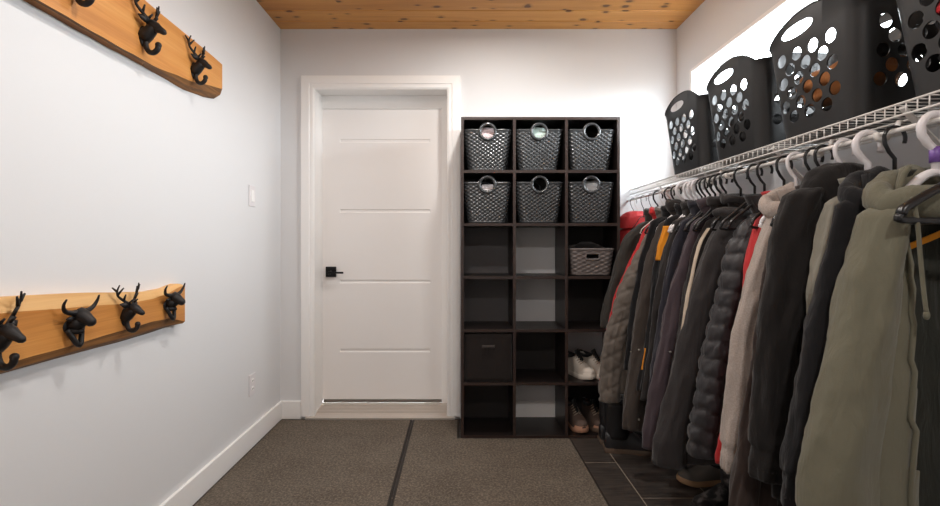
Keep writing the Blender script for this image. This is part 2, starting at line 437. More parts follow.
# ------------------------------------------------------------------ hook boards
def hook_board(name, lab, st, yend):
    """st: list of (y, z_top_back, z_top_front, z_bot_front, z_bot_back); thickness .042"""
    t = thing(name, lab, 'hook board', (XL, (st[0][0]+st[-1][0])/2, st[0][4]))
    x0, x1 = XL+.001, XL+.042
    def face(sel, nm, m, extra=None):
        mb = MB(); N = 90
        rings = []
        for i in range(N+1):
            y_ = lerp(st[0][0], st[-1][0], i/N)
            v = [interp([(q[0], q[k]) for q in st], y_) for k in range(1, 5)]
            w = .003*nz(y_*6, 1.7, len(st)); w2 = .004*nz(y_*9, 5.1, len(st))
            tb, tf, bf, bb = v[0]+w, v[1]+w, v[2]+w2, v[3]+w2*.6
            rings.append([sel(y_, tb, tf, bf, bb)[k] for k in range(4)])
        mb.loft(rings, closed=True)
        mb.sm = [False]*len(mb.sm)
        return mb.build(nm, m, t)
    ysk = lambda x, y_: y_
    face(lambda y_, tb, tf, bf, bb: [(x0, y_, tf-.001), (x1, y_, tf-.001), (x1, y_, bf+.001), (x0, y_, bf+.001)], 'plank', M['slab'])
    face(lambda y_, tb, tf, bf, bb: [(x0, y_, bf+.001), (x1, y_, bf+.001), (x1-.010, y_, min(bf, lerp(bf, bb, .6))), (x0, y_, bb)], 'bark_edge', M['bark'])
    if st[0][1]-st[0][2] > .004:
        face(lambda y_, tb, tf, bf, bb: [(x0, y_, tb), (x1-.012, y_, tb), (x1, y_, tf-.001), (x0, y_, tf-.001)], 'sapwood_edge', M['slab_top'])
hook_board('hook_board', 'upper live edge pine board with black stag hooks', [
    (.55, 2.000, 2.000, 1.775, 1.787), (1.28, 1.999, 1.999, 1.776, 1.787), (1.63, 1.995, 1.995, 1.774, 1.782),
    (1.80, 1.990, 1.990, 1.786, 1.775), (1.95, 1.985, 1.985, 1.806, 1.774), (2.10, 1.978, 1.978, 1.838, 1.790), (2.19, 1.973, 1.973, 1.856, 1.810)], 2.19)
hook_board('hook_board', 'lower live edge pine board with bull and stag hooks', [
    (.55, 1.000, .965, .835, .802), (1.13, .994, .957, .829, .797), (1.33, .985, .945, .831, .796), (1.575, .962, .925, .838, .792),
    (1.70, .953, .928, .843, .793), (1.79, .955, .938, .838, .795), (1.868, .968, .958, .818, .797), (1.895, .962, .955, .810, .798)], 1.895)
XB = XL+.042
def stag(y0, z0, s, lab):
    t = thing('stag_hook', lab, 'coat hook', (XB, y0, z0), 'cast iron animal hooks')
    P = lambda x, y_, z: (XB+x*s, y0+y_*s, z0+z*s)
    h = MB()
    h.tube([P(*p) for p in ((.0, 0, -.026), (.014, 0, -.016), (.028, 0, -.002), (.040, 0, .010))], [.024*s, .022*s, .019*s, .016*s], 12)
    h.tube([P(*p) for p in ((.018, 0, .012), (.032, 0, .013), (.046, 0, .006), (.060, 0, -.003), (.071, 0, -.010), (.076, 0, -.014))], [v*s for v in (.010, .0195, .0165, .0115, .0095, .005)], 12)
    h.build('head', M['iron'], t)
    for sg in (-1, 1):
        e = MB(); e.tube([P(.026, .014*sg, .018), (P(.022, .030*sg, .026)), P(.016, .046*sg, .030)], [.007*s, .012*s, .002*s], 8, flat=.6); e.build('ear', M['iron'], t)
        a = MB()
        main = smooth_pts([P(.028, .008*sg, .024), P(.020, .026*sg, .040), P(.012, .048*sg, .060), P(.014, .056*sg, .082), P(.020, .052*sg, .104)], 14)
        a.tube(main, [(.0065-.0003*i)*s for i in range(15)], 8)
        a.tube([main[4], Vector(P(.030, .034*sg, .066))], [.005*s, .0025*s], 8)
        a.tube([main[8], Vector(P(.024, .036*sg, .092)), ], [.005*s, .0025*s], 8)
        a.tube([main[10], Vector(P(.008, .074*sg, .096))], [.005*s, .0025*s], 8)
        a.tube([main[1], Vector(P(.042, .014*sg, .044))], [.005*s, .0025*s], 8)
        a.build('antler', M['iron'], t)
    k = MB()
    k.tube(smooth_pts([P(.010, 0, -.026), P(.010, 0, -.052), P(.018, 0, -.072), (P(.034, 0, -.078)), P(.048, 0, -.068), P(.052, 0, -.054)], 16), [.0085*s]*17, 10)
    k.ball(P(.052, 0, -.052), .010*s); k.build('hook', M['iron'], t)
    b = MB(); b.ball(P(.002, 0, -.024), (.007*s, .020*s, .036*s), 16, 8); b.build('base_plate', M['iron'], t)
def bull(y0, z0, s, lab):
    t = thing('bull_hook', lab, 'coat hook', (XB, y0, z0), 'cast iron animal hooks')
    P = lambda x, y_, z: (XB+x*s, y0+y_*s, z0+z*s)
    h = MB()
    h.tube([P(*p) for p in ((.0, 0, -.022), (.018, 0, -.012), (.034, 0, .0))], [.026*s, .026*s, .022*s], 14)
    h.tube([P(*p) for p in ((.012, 0, .014), (.026, 0, .014), (.042, 0, .007), (.057, 0, -.003), (.069, 0, -.011), (.075, 0, -.014))], [v*s for v in (.014, .027, .023, .0175, .015, .009)], 14)
    h.build('head', M['iron'], t)
    for sg in (-1, 1):
        e = MB(); e.tube([P(.026, .020*sg, .010), P(.026, .036*sg, .006), P(.024, .050*sg, .008)], [.006*s, .009*s, .002*s], 8, flat=.5); e.build('ear', M['iron'], t)
        a = MB(); a.tube(smooth_pts([P(.028, .014*sg, .024), P(.026, .036*sg, .026), P(.026, .058*sg, .036), P(.032, .068*sg, .056), P(.040, .066*sg, .074)], 12), [(.0105-.00065*i)*s for i in range(13)], 10)
        a.build('horn', M['iron'], t)
    b = MB(); b.ball(P(.001, 0, -.022), (.008*s, .036*s, .026*s), 18, 8); b.build('base_plate', M['iron'], t)
    k = MB()
    tri = [P(.010, -.030, -.030), P(.026, .0, -.086), P(.010, .030, -.030)]
    k.tube(smooth_pts(tri, 12), .0085*s, 8); k.tube([P(.012, -.024, -.036), P(.034, 0, -.040), P(.012, .024, -.036)], .009*s, 8)
    k.build('hook', M['iron'], t)
stag(1.03, 1.880, 1.12, 'stag head hook nearest the viewer on the upper board')
stag(1.350, 1.905, 1.05, 'stag head hook cut by the photo top edge, upper board')
stag(1.645, 1.885, 1.06, 'middle stag head hook seen whole on upper board')
stag(1.955, 1.878, .98, 'stag head hook at the door end of the upper board')
stag(1.12, .905, .98, 'stag head hook cut by the photo left edge, lower board')
bull(1.345, .908, .87, 'larger bull head hook between the two lower stags')
stag(1.555, .903, .86, 'small stag head hook between the two bulls')
bull(1.785, .910, .83, 'bull head hook at the door end of the lower board')

# ------------------------------------------------------------------ cube organizer
org = thing('cube_organizer', 'tall black brown cube organizer standing beside the door', 'shelving unit', ((OX0+OX1)/2, (OY0+YB)/2, 0))
pt = .016; OYB = YB-.018
cx = [OX0+pt/2+(OX1-OX0-pt)*i/3 for i in range(4)]
cz = [pt/2+(OH-pt)*i/6 for i in range(7)]
for i, x in enumerate(cx):
    if i in (0, 3): MB().box(x-pt/2, x+pt/2, OY0, OYB, 0, OH).build('side_panel', M['espresso'], org, bevel=.001)
    else:
        for k in range(6): MB().box(x-pt/2, x+pt/2, OY0+.001, OYB, cz[k]+pt/2, cz[k+1]-pt/2).build('divider', M['espresso'], org)
for k, z in enumerate(cz):
    nm = 'base_panel' if k == 0 else 'top_panel' if k == 6 else 'shelf'
    o = MB().box(cx[0]+pt/2, cx[3]-pt/2, OY0+.002, OYB, z-pt/2, z+pt/2).build(nm, M['espresso'], org)
    MB().box(cx[0]+pt/2, cx[3]-pt/2, OY0-.0005, OY0+.002, z-pt/2, z+pt/2).build('edge_band', M['espresso_edge'], o)
for i in (0, 1, 2, 3):
    MB().box(cx[i]-pt/2, cx[i]+pt/2, OY0-.001, OY0+.001, .0, OH).build('edge_band', M['espresso_edge'], org)
openc = {(2, 1), (3, 1), (5, 1), (4, 2)}     # row from the top, column: cells without a backing board
for r in range(6):
    for c in range(3):
        if (r, c) in openc: continue
        k = 5-r
        MB().box(cx[c]+pt/2, cx[c+1]-pt/2, OYB-.006, OYB-.001, cz[k]+pt/2, cz[k+1]-pt/2).build('backing_board', M['backing' if (r, c) in ((2, 0), (3, 0)) else 'backing_dark'], org)
def cell(r, c):
    k = 5-r
    return (cx[c]+cx[c+1])/2, cz[k]+pt/2

def rrect(hx, hy, r, n=12):
    pts = []
    for (sx, sy, a0) in ((1,1,0), (-1,1,PI/2), (-1,-1,PI), (1,-1,3*PI/2)):
        for i in range(n):
            a = a0+PI/2*i/(n-1); pts.append((sx*(hx-r)+r*math.cos(a), sy*(hy-r)+r*math.sin(a)))
    return pts
def resample(pts, n):
    P = [Vector(p) for p in pts]; L = [0]
    for i in range(len(P)): L.append(L[-1]+(P[(i+1) % len(P)]-P[i]).length)
    out = []; k = 0
    for j in range(n):
        s = L[-1]*j/n
        while L[k+1] < s: k += 1
        out.append(P[k].lerp(P[(k+1) % len(P)], (s-L[k])/max(L[k+1]-L[k], 1e-9)))
    return out
def woven(name, lab, cat, hb, ht, db, dt, H, rings, m, grp=None, nu=40, nv=22, slot=None):
    """tapered woven tub: half widths bottom/top, half depths bottom/top, ring handles or slots at front and back"""
    t = thing(name, lab, cat, (0, 0, 0), grp)
    NU, NV = nu*6, nv*3
    R = []
    for i in range(NV+1):
        v = i/NV; e = v**.85
        hx, hy = lerp(hb, ht, e), lerp(db, dt, e)
        pts = resample(rrect(hx, hy, .035), NU); row = []
        for j, p in enumerate(pts):
            q = pts[(j+1) % NU]-pts[j-1]; nrm = Vector((q.y, -q.x)).normalized()
            u = j/6.0; w = v*nv
            d = .0026*math.sin(PI*u+(PI if int(w) % 2 else 0))*(abs(math.sin(PI*w))**.5)
            if v < .04 or v > .955: d = .002
            row.append((p.x+nrm.x*d, p.y+nrm.y*d, H*v))
        R.append(row)
    def skip(i, j):
        p = R[i][j]
        if rings and abs(p[0]) < .038 and (p[0]**2+(p[2]-rings)**2) < .038**2: return True
        if slot and abs(p[0]) < slot[0] and abs(p[2]-slot[1]) < slot[2]: return True
        return False
    mb = MB(); mb.loft(R, True, True, False, skip); mb.build('woven_body', m, t, solid=.004)
    rim = [Vector((p.x, p.y, H)) for p in resample(rrect(ht, dt, .035), 96)]
    if rings: rim = rim
    MB().tube(rim, .0055, 8, True).build('rim', m, t) if not rings else None
    if rings:
        for sg in (-1, 1):
            seg = sorted([p for p in rim if p.x*sg > .036], key=lambda p: math.atan2(p.y, p.x*sg))
            MB().tube(seg, .0055, 8).build('rim', m, t)
        for sg in (-1, 1):
            yy = sg*lerp(db, dt, rings/H) if rings < H else sg*dt
            MB().tube([(.0455*math.cos(2*PI*k/40), yy, rings+.0455*math.sin(2*PI*k/40)) for k in range(40)], .0085, 10, True).build('ring_handle', m, t)
    if slot:
        for sg in (-1, 1):
            yy = sg*lerp(db, dt, slot[1]/H)*1.005
            sl = []
            for a in range(32):
                aa = 2*PI*a/32; sl.append((slot[0]*max(-1, min(1, 1.25*math.cos(aa))), yy, slot[1]+slot[2]*max(-1, min(1, 1.4*math.sin(aa)))))
            MB().tube(sl, .005, 8, True).build('handle_slot', m, t)
    return t
def lump(name, lab, cat, loc, rx, ry, rz, m, seed, rough=.25, grp=None, deep=1.0):
    """a crumpled heap of cloth"""
    mb = MB(); R = []; n1, n2 = 40, 24
    for i in range(n2+1):
        a = -PI/2+PI*i/n2; q = max(math.cos(a), .02)
        row = []
        for k in range(n1):
            b = 2*PI*k/n1
            d = 1+rough*nz(q*math.cos(b)*1.6+seed, q*math.sin(b)*1.6, math.sin(a)*1.6+seed)+rough*.4*nz(q*math.cos(b)*5, q*math.sin(b)*5+seed, math.sin(a)*5)
            sg = lambda v, e: math.copysign(abs(v)**e, v)
            row.append((loc[0]+rx*d*sg(q*math.cos(b), .7), loc[1]+ry*d*sg(q*math.sin(b), .7), loc[2]+rz+rz*(d if math.sin(a) > 0 else deep)*math.sin(a)))
        R.append(row)
    mb.loft(R); o = mb.build(name, m); return tag(o, lab, cat, grp)
YBK = OY0+.146
basket_labs = {(0, 0): 'woven dark basket with white lining, top row next to the door', (0, 1): 'woven dark basket with mint cloth, middle of the top row',
               (0, 2): 'woven dark basket with empty looking dark ring, top row by the coats', (1, 0): 'woven dark basket with little white showing, second row next to the door',
               (1, 1): 'woven dark basket with dark ring, middle of the second row', (1, 2): 'woven dark basket with silvery film, second row by the coats'}
proto = None
for (r, c), lab in basket_labs.items():
    if proto is None:
        proto = woven('woven_basket', lab, 'basket', .110, .140, .097, .122, .232, .222, M['weave'], 'ring handled baskets in the organizer', 56, 21); b = proto
    else: b = copy_tree(proto)
    b['label'] = lab
    x, z = cell(r, c); b.location = (x+random.uniform(-.004, .004)-.002, YBK-.008, z+.004)
for (r, c), (m, lab, dz, nm) in {(0, 0): ('cloth_pink', 'pale folded cloth inside the top row basket next to the door', .03, 'folded_cloth'),
        (0, 1): ('cloth_mint', 'mint folded cloth inside the middle top row basket', .03, 'folded_cloth'),
        (1, 0): ('cloth_white', 'white folded cloth low in the second row basket next to the door', .0, 'folded_cloth'),
        (1, 2): ('film', 'crumpled silvery plastic bag inside the second row basket by the coats', .02, 'plastic_bag')}.items():
    x, z = cell(r, c)
    lump(nm, lab, 'cloth' if nm == 'folded_cloth' else 'bag', (x, YBK-.046, z+.118+dz), .092, .066, .058, M[m], r*7+c*3, .12 if m != 'film' else .25, deep=2.2)
x, z = cell(2, 2)
gb = woven('storage_basket', 'low grey woven basket with slot handle in the organizer, near the coats', 'basket', .112, .128, .105, .125, .150, 0, M['weave_grey'], None, 34, 12, (.040, .108, .017))
gb.location = (x+.004, YBK-.012, z+.006)
lump('folded_shirt', 'black clothing heaped on top of the low grey basket', 'clothing', (x, YBK, z+.11), .105, .09, .042, M['cloth_black'], 4.4, .3)
x, z = cell(4, 0)
fbn = thing('fabric_bin', 'black fabric cube bin with strap handle in the organizer', 'storage bin', (x, YBK, z))
mb = MB(); R = []
for i in range(13):
    v = i/12
    R.append([(x+p.x*(1-.008*math.sin(PI*v)), YBK+p.y, z+.002+.278*v) for p in resample(rrect(.139, .135, .01), 60)])
mb.loft(R, True, True, False); mb.build('bin_body', M['bin'], fbn, solid=.003)
MB().box(x-.134, x+.134, YBK-.13, YBK+.13, z+.265, z+.268).build('bin_lid', M['bin'], fbn)
st = smooth_pts([(x-.034, YBK-.136, z+.205), (x-.028, YBK-.147, z+.207), (x+.028, YBK-.147, z+.207), (x+.034, YBK-.136, z+.205)], 16)
MB().tube(st, .009, 8, flat=.35).build('strap_handle', m_fabric('black_webbing', rgb(62,55,52), .7), fbn)

# ------------------------------------------------------------------ shoes
def shoe(name, lab, cat, loc, rot, up, sole, Ln=.29, boot=0, lace=True, toe=None, grp=None, low=1.0, tongue=None):
    """toe points along local +X; heel at -X.  boot = shaft height"""
    t = thing(name, lab, cat, loc, grp); t.rotation_euler = (0, 0, 0)
    rm = Matrix.Translation(loc) @ Matrix.Rotation(rot, 4, 'Z')
    W = lambda p: rm @ Vector(p)
    prof = [(0, .030), (.06, .036), (.2, .038), (.4, .036), (.6, .044), (.75, .048), (.88, .042), (.96, .028), (1, .012)]
    outline = lambda s: interp(prof, s)
    def plan(grow=0):
        N = 24; p = []
        for i in range(N+1): s = i/N; p.append((Ln*(s-.5)*(1+grow*2), outline(s)*(1+grow*4)))
        return p+[(a, -b) for a, b in reversed(p)]
    so = MB(); R = []
    for z, g in ((0, .0), (.006, .012), (.018, .015), (.026, .004)):
        R.append([W((a, b, z+max(0, (a/Ln-.3))*.05*(1))) for a, b in plan(g)])
    so.loft(R); so.build('sole', sole, t, sharp=50)
    # upper: cross sections from heel to toe
    hp = [(0, .082), (.05, .092), (.15, .080), (.3, .078), (.42, .092), (.5, .088), (.62, .068), (.78, .050), (.9, .042), (1, .024)]
    u = MB(); R = []; N = 30; K = 18
    for i in range(N+1):
        s = i/N; w = outline(s)*.97; h = interp(hp, s)*low; xx = Ln*(s-.5)*.985
        row = []
        for k in range(K+1):
            a = PI*k/K; cc = math.cos(a); ss = math.sin(a)
            row.append(W((xx, w*math.copysign(abs(cc)**.75, cc), .02+h*(ss**.7)+max(0, s-.8)*.05)))
        R.append(row)
    u.loft(R, closed=False)
    u.add(R[0], [tuple(range(K+1))]); u.add(R[-1], [tuple(range(K+1))])
    u.build('upper', up, t)
    if boot:
        sh = MB(); R = []
        for i in range(13):
            v = i/12; z = .075+boot*v
            R.append([W((Ln*(-.255-.01*math.sin(PI*v))+(.062+.006*v+.004*nz(v*4, k, 2))*math.cos(2*PI*k/28), (.036+.012*v)*math.sin(2*PI*k/28), z)) for k in range(28)])
        sh.loft(R, True, False, False); sh.build('shaft', up, t, solid=.006)
        cf = MB(); cf.tube([tuple(p) for p in R[-1]], .007, 8, True); cf.build('collar', M['rubber'], t)
    else:
        op = MB(); ring = [W((Ln*(-.27)+.064*math.cos(2*PI*k/32), .027*math.sin(2*PI*k/32), .02+low*(.079+.010*abs(math.cos(2*PI*k/32))**2))) for k in range(32)]
        op.tube(ring, .009, 10, True); op.build('collar', M['cloth_black'] if up is not M['shoe_black'] else M['rubber'], t)
        ln = MB(); ln.loft([[W((Ln*(-.27)+.062*math.cos(2*PI*k/32), .026*math.sin(2*PI*k/32), .02+low*.086+.004)) for k in range(32)], [W((Ln*(-.27)+.03*math.cos(2*PI*k/32), .012*math.sin(2*PI*k/32), .02+low*.078)) for k in range(32)]], True, False, True)
        ln.build('lining', M['slot'], t)
    if lace:
        tg = MB(); tg.tube([W((Ln*-.04, 0, .02+low*.118)), W((Ln*.02, 0, .02+low*.094)), W((Ln*.16, 0, .02+low*.068))], [.022, .022, .017], 10, flat=.35); tg.build('tongue', tongue or up, t)
        for k in range(5):
            s = .47+.055*k; h = interp(hp, s)*low; w = outline(s)
            x0 = Ln*(s-.5)
            lc = MB(); lc.tube([W((x0, -w*.55, .022+h*.86)), W((x0+.006, 0, .030+h)), W((x0, w*.55, .022+h*.86))], .0028, 6); lc.build('lace', M['lace'], t)
    if toe:
        tc = MB(); R = []
        for i in range(8):
            s = .86+.14*i/7; w = outline(s)*1.03; h = interp(hp, s)*low*.6; xx = Ln*(s-.5)
            R.append([W((xx, w*math.cos(PI*k/12), .022+h*math.sin(PI*k/12)**.7+max(0, s-.8)*.05)) for k in range(13)])
        tc.loft(R, closed=False); tc.build('toe_cap', toe, t)
    return t
x, z = cell(4, 2)
shoe('sneaker', 'white sneaker with black opening in the organizer, nearer the dark cell', 'shoe', (x-.050, OY0+.150, z+.001), math.radians(-64), M['shoe_white'], M['sole_white'], .275, grp='shoes in the organizer', low=1.12, tongue=M['cloth_black'], toe=M['sole_white'])
shoe('sneaker', 'white sneaker beside its mate, half behind the taupe quilted jacket', 'shoe', (x+.052, OY0+.152, z+.001), math.radians(-66), M['shoe_white'], M['sole_white'], .275, grp='shoes in the organizer', low=1.12, tongue=M['cloth_black'], toe=M['sole_white'])
x, z = cell(5, 2)
M['sole_peach'] = m_plain('peach_toe_rubber', rgb(176,130,104), .7, .1, 200)
shoe('hiking_shoe', 'taupe hiking shoe with pale toe in the bottom organizer cell', 'shoe', (x-.070, OY0+.150, z+.001), math.radians(-80), M['shoe_brown'], M['sole_peach'], .28, toe=M['sole_peach'], grp='shoes in the organizer', low=1.15, tongue=M['cloth_black'])
shoe('hiking_shoe', 'taupe hiking shoe behind the black boots in bottom organizer cell', 'shoe', (x+.050, OY0+.150, z+.001), math.radians(-84), M['shoe_brown'], M['sole_brown'], .28, toe=M['sole_peach'], grp='shoes in the organizer', low=1.15, tongue=M['cloth_black'])
shoe('ankle_boot', 'black leather boot on the tiles touching the organizer front', 'boot', (.925, 2.632, 0), -.08, M['shoe_black'], M['sole_brown'], .29, boot=.17, lace=False)
shoe('ankle_boot', 'black leather boot in front of its mate, under the taupe quilted jacket', 'boot', (.925, 2.52, 0), -.12, M['shoe_black'], M['sole_brown'], .30, boot=.19, lace=False)
shoe('flat_shoe', 'grey slip on shoe with tan edge under the softshell', 'shoe', (1.16, 2.20, 0), PI+.05, M['shoe_grey'], M['sole_tan'], .28, lace=False, low=.75)
shoe('winter_boot', 'mottled black winter boot under the puffer jacket', 'boot', (1.10, 1.97, 0), PI+.25, M['camo'], M['rubber'], .28, boot=.15, lace=False)
shoe('winter_boot', 'mottled black winter boot under the heather grey hoodie', 'boot', (1.10, 1.80, 0), PI+.2, M['camo'], M['rubber'], .28, boot=.15, lace=False)

# ------------------------------------------------------------------ wire shelf and rod
SX, SZ = 1.085, 1.474
SY0 = .35
sh = thing('wire_shelf', 'white wire closet shelf with hanging rod along the wall', 'shelf', (XR, 1.7, SZ))
d = MB(); k = 0; y = YB-.012; lip = MB(); lastl = None
while y > SY0:
    d.tube([(SX, y, SZ-.002), (XR-.006, y, SZ-.002)], .0017, 5); lip.tube([(SX, y, SZ-.002), (SX-.001, y, SZ-.030)], .0017, 5); y -= .0285
d.tube([(SX+.15, SY0, SZ-.005), (SX+.15, YB-.002, SZ-.005)], .003, 8)
for x, z in ((SX, SZ), (SX-.001, SZ-.030)): lip.tube([(x, SY0, z), (x, YB-.002, z)], .003, 8)
d.build('deck', M['wire'], sh); lip.build('front_lip', M['wire'], sh)
for nm, x, z, r in (('back_rail', XR-.008, SZ-.005, .003), ('under_rail', SX+.035, SZ-.036, .0022)):
    MB().tube([(x, SY0, z), (x, YB-.002, z)], r, 8).build(nm, M['wire'], sh)
MB().tube([(RX, SY0, RZ), (RX, YB-.002, RZ)], .0065, 12).build('hanging_rod', M['wire'], sh)
for y in (2.60, 2.12, 1.63, 1.15, .67):
    b = MB(); 
    b.add([(SX+.004, y-.009, SZ-.008), (SX+.004, y+.009, SZ-.008), (XR-.002, y+.009, SZ-.31), (XR-.002, y-.009, SZ-.31),
           (SX+.004, y-.009, SZ-.013), (SX+.004, y+.009, SZ-.013), (XR-.002, y+.009, SZ-.322), (XR-.002, y-.009, SZ-.322)],
          [(0,1,2,3), (7,6,5,4), (0,4,5,1), (1,5,6,2), (2,6,7,3), (3,7,4,0)], False)
    b.build('support_bracket', M['wire'], sh)
for y in (2.45, 2.0, 1.86, 1.40, 1.185, .92):
    b = MB(); b.tube(smooth_pts([(SX+.03, y, SZ-.034), (SX+.02, y, SZ-.055), (RX+.018, y, RZ+.004), (RX+.012, y, RZ-.012), (RX, y, RZ-.016), (RX-.013, y, RZ-.010), (RX-.014, y, RZ+.004)], 20), .0048, 8, flat=1.6)
    b.build('rod_clip', M['wire'], sh)

# ------------------------------------------------------------------ laundry hampers
def hamper_mesh():
    H, N = .322, 160
    def ring(hx, hy, z, hump, r=.05):
        out = []
        for p in resample(rrect(hx, hy, r), N):
            h = 0
            if hump: h = .062*max(0, 1-(abs(p.y)/(hy*.86))**2.4)*(1 if abs(p.x) > hx*.55 else 0)
            out.append((p.x, p.y, z+h))
        return out
    R = []; S = 14
    for i in range(S+1):
        v = i/S; R.append(ring(lerp(.112, .142, v), lerp(.155, .19, v), 0.0+(H)*v, False))
    top = ring(.1435, .192, H, True); R[-1] = top
    R.append([(p[0]*1.02, p[1]*1.016, p[2]+.004) for p in top]); 
    R.append([(p[0]*.955, p[1]*.966, p[2]+.004) for p in top])
    for i in range(S, -1, -1):
        v = i/S; R.append(ring(lerp(.108, .138, v), lerp(.151, .186, v), .004+(H-.004)*v, i == S))
    mb = MB(); mb.loft(R)
    me = mb.mesh('hamper_body')
    bm = bmesh.new(); bm.from_mesh(me); bmesh.ops.triangulate(bm, faces=[f for f in bm.faces if len(f.verts) > 4]); bmesh.ops.recalc_face_normals(bm, faces=bm.faces); bm.to_mesh(me); bm.free()
    cut = MB()
    def cyl(y_, z_, ry, rz, n=20):
        cut.loft([[(s, y_+ry*math.cos(2*PI*k/n), z_+rz*math.sin(2*PI*k/n)) for k in range(n)] for s in (-.3, .3)])
    for row in range(6):
        zz = .262-.0385*row
        for q in range(4 if row % 2 == 0 else 3):
            yy = (1.5-q)*.066 if row % 2 == 0 else (1-q)*.066
            cyl(yy+.012, zz, .0205, .0205)
    cyl(0.040, .337, .068, .0215, 32)
    c2 = MB()
    def cyx(x_, z_, r, n=20):
        c2.loft([[(x_+r*math.cos(2*PI*k/n), s, z_+r*math.sin(2*PI*k/n)) for k in range(n)] for s in (-.3, .3)])
    for row in range(5):
        zz = .262-.0385*row
        for q in range(3 if row % 2 == 0 else 2):
            cyx((1-q)*.06 if row % 2 == 0 else (.5-q)*.06, zz, .0195)
    a = cut.mesh('c1'); b = c2.mesh('c2')
    for mm in (a, b):
        bm = bmesh.new(); bm.from_mesh(mm); bmesh.ops.recalc_face_normals(bm, faces=bm.faces); bm.to_mesh(mm); bm.free()
    me = boolean(me, a); me = boolean(me, b)
    me.polygons.foreach_set('use_smooth', [True]*len(me.polygons)); me.set_sharp_from_angle(angle=math.radians(32))
    me.materials.clear(); me.materials.append(M['hamper']); return me
hm = hamper_mesh()
hx = SX+.128
for (yc, rz, lab) in ((2.285, .03, 'perforated charcoal laundry hamper nearest the end wall, on wire shelf'), (1.872, .02, 'perforated charcoal laundry hamper second from the end wall, on wire shelf'),
                      (1.455, .03, 'perforated charcoal laundry hamper with tan clothes, on wire shelf'), (1.0, .0, 'perforated charcoal laundry hamper with a red item, nearest on wire shelf')):
    h = bpy.data.objects.new('laundry_hamper', hm); C.objects.link(h); h.location = (hx, yc, SZ+.002); h.rotation_euler = (0, 0, rz)
    tag(h, lab, 'laundry hamper', 'laundry hampers on the wire shelf')
def heap(nm, lab, y, dx, dy, z, r, m, s): lump(nm, lab, 'clothing', (hx+dx, y+dy, SZ+.008+z), r[0], r[1], r[2], M[m], s, .25)
heap('clothes_pile', 'dark clothes in the bottom of the hamper nearest the end wall', 2.285, 0, 0, 0, (.095, .13, .075), 'cloth_black', 1.2)
heap('clothes_pile', 'dark clothes in the bottom of the second hamper', 1.872, 0, 0, 0, (.10, .14, .10), 'cloth_black', 2.2)
heap('clothes_pile', 'tan brown knit heaped in the third hamper', 1.455, -.01, .0, .085, (.098, .135, .062), 'cloth_brown', 3.9)
heap('clothes_pile', 'black clothes under the tan knit in the third hamper', 1.455, 0, 0, 0, (.09, .13, .042), 'cloth_black', 7.7)
heap('clothes_pile', 'black clothes beside the tan knit in the third hamper', 1.455, .03, -.05, .18, (.06, .09, .03), 'cloth_black', 5.2)
heap('clothes_pile', 'black clothes filling the nearest hamper', 1.0, .0, -.01, 0, (.10, .14, .14), 'cloth_black', 6.2)
lump('winter_glove', 'red and white glove showing through a hole of the nearest hamper', 'glove', (hx-.085, 1.04, SZ+.17), .04, .045, .024, M['cloth_red'], 3.1, .3)

# ------------------------------------------------------------------ hangers
def hanger(Y, kind, lab, half=.20, yaw=0.0, x0=RX, dz=0, thick=1.0):
    t = thing('clothes_hanger', lab, 'clothes hanger', (x0, Y, RZ+.012), 'clothes hangers on the rod')
    col = {'black': M['black_plastic'], 'white': M['white_plastic'], 'tube': M['white_plastic'], 'wire': M['black_metal'], 'whitewire': M['wire']}[kind]
    r = {'black': .0045, 'white': .0055, 'tube': .0085, 'wire': .0018, 'whitewire': .002}[kind]*thick
    cs, sn = math.cos(yaw), math.sin(yaw)
    P = lambda x, z: (x0+x*cs, Y+x*sn, RZ+z+dz)
    rr = .0065+r+.004
    top = rr*1.9
    hk = [P(rr*1.75*math.cos(a), top*math.sin(a)-top+.0065+r) for a in [math.radians(q) for q in range(-25, 181, 15)]]
    hk = [P(rr*1.75, -.028)]*0+hk+[P(-rr*1.6, -.032), P(-rr*.9, -.052), P(0, -.068), P(0, -.122)]
    MB().tube(hk, r, 8).build('hook', col, t)
    bd = MB()
    arm = [P(0, -.118), P(.03, -.128), P(half*.6, -.164), P(half*.93, -.196), P(half, -.212)]
    arm2 = [P(-(p), q) for p, q in ((0, -.118), (.03, -.128), (half*.6, -.164), (half*.93, -.196), (half, -.212))]
    bd.tube(smooth_pts(list(reversed(arm2))+arm[1:], 30), r*1.15, 8, flat=1.3)
    low = -.224
    bd.tube(smooth_pts([P(-half, -.212), P(-half*.96, low), P(0, low-.002), P(half*.96, low), P(half, -.212)], 24), r, 8)
    bd.build('shoulder_frame', col, t)
    return t

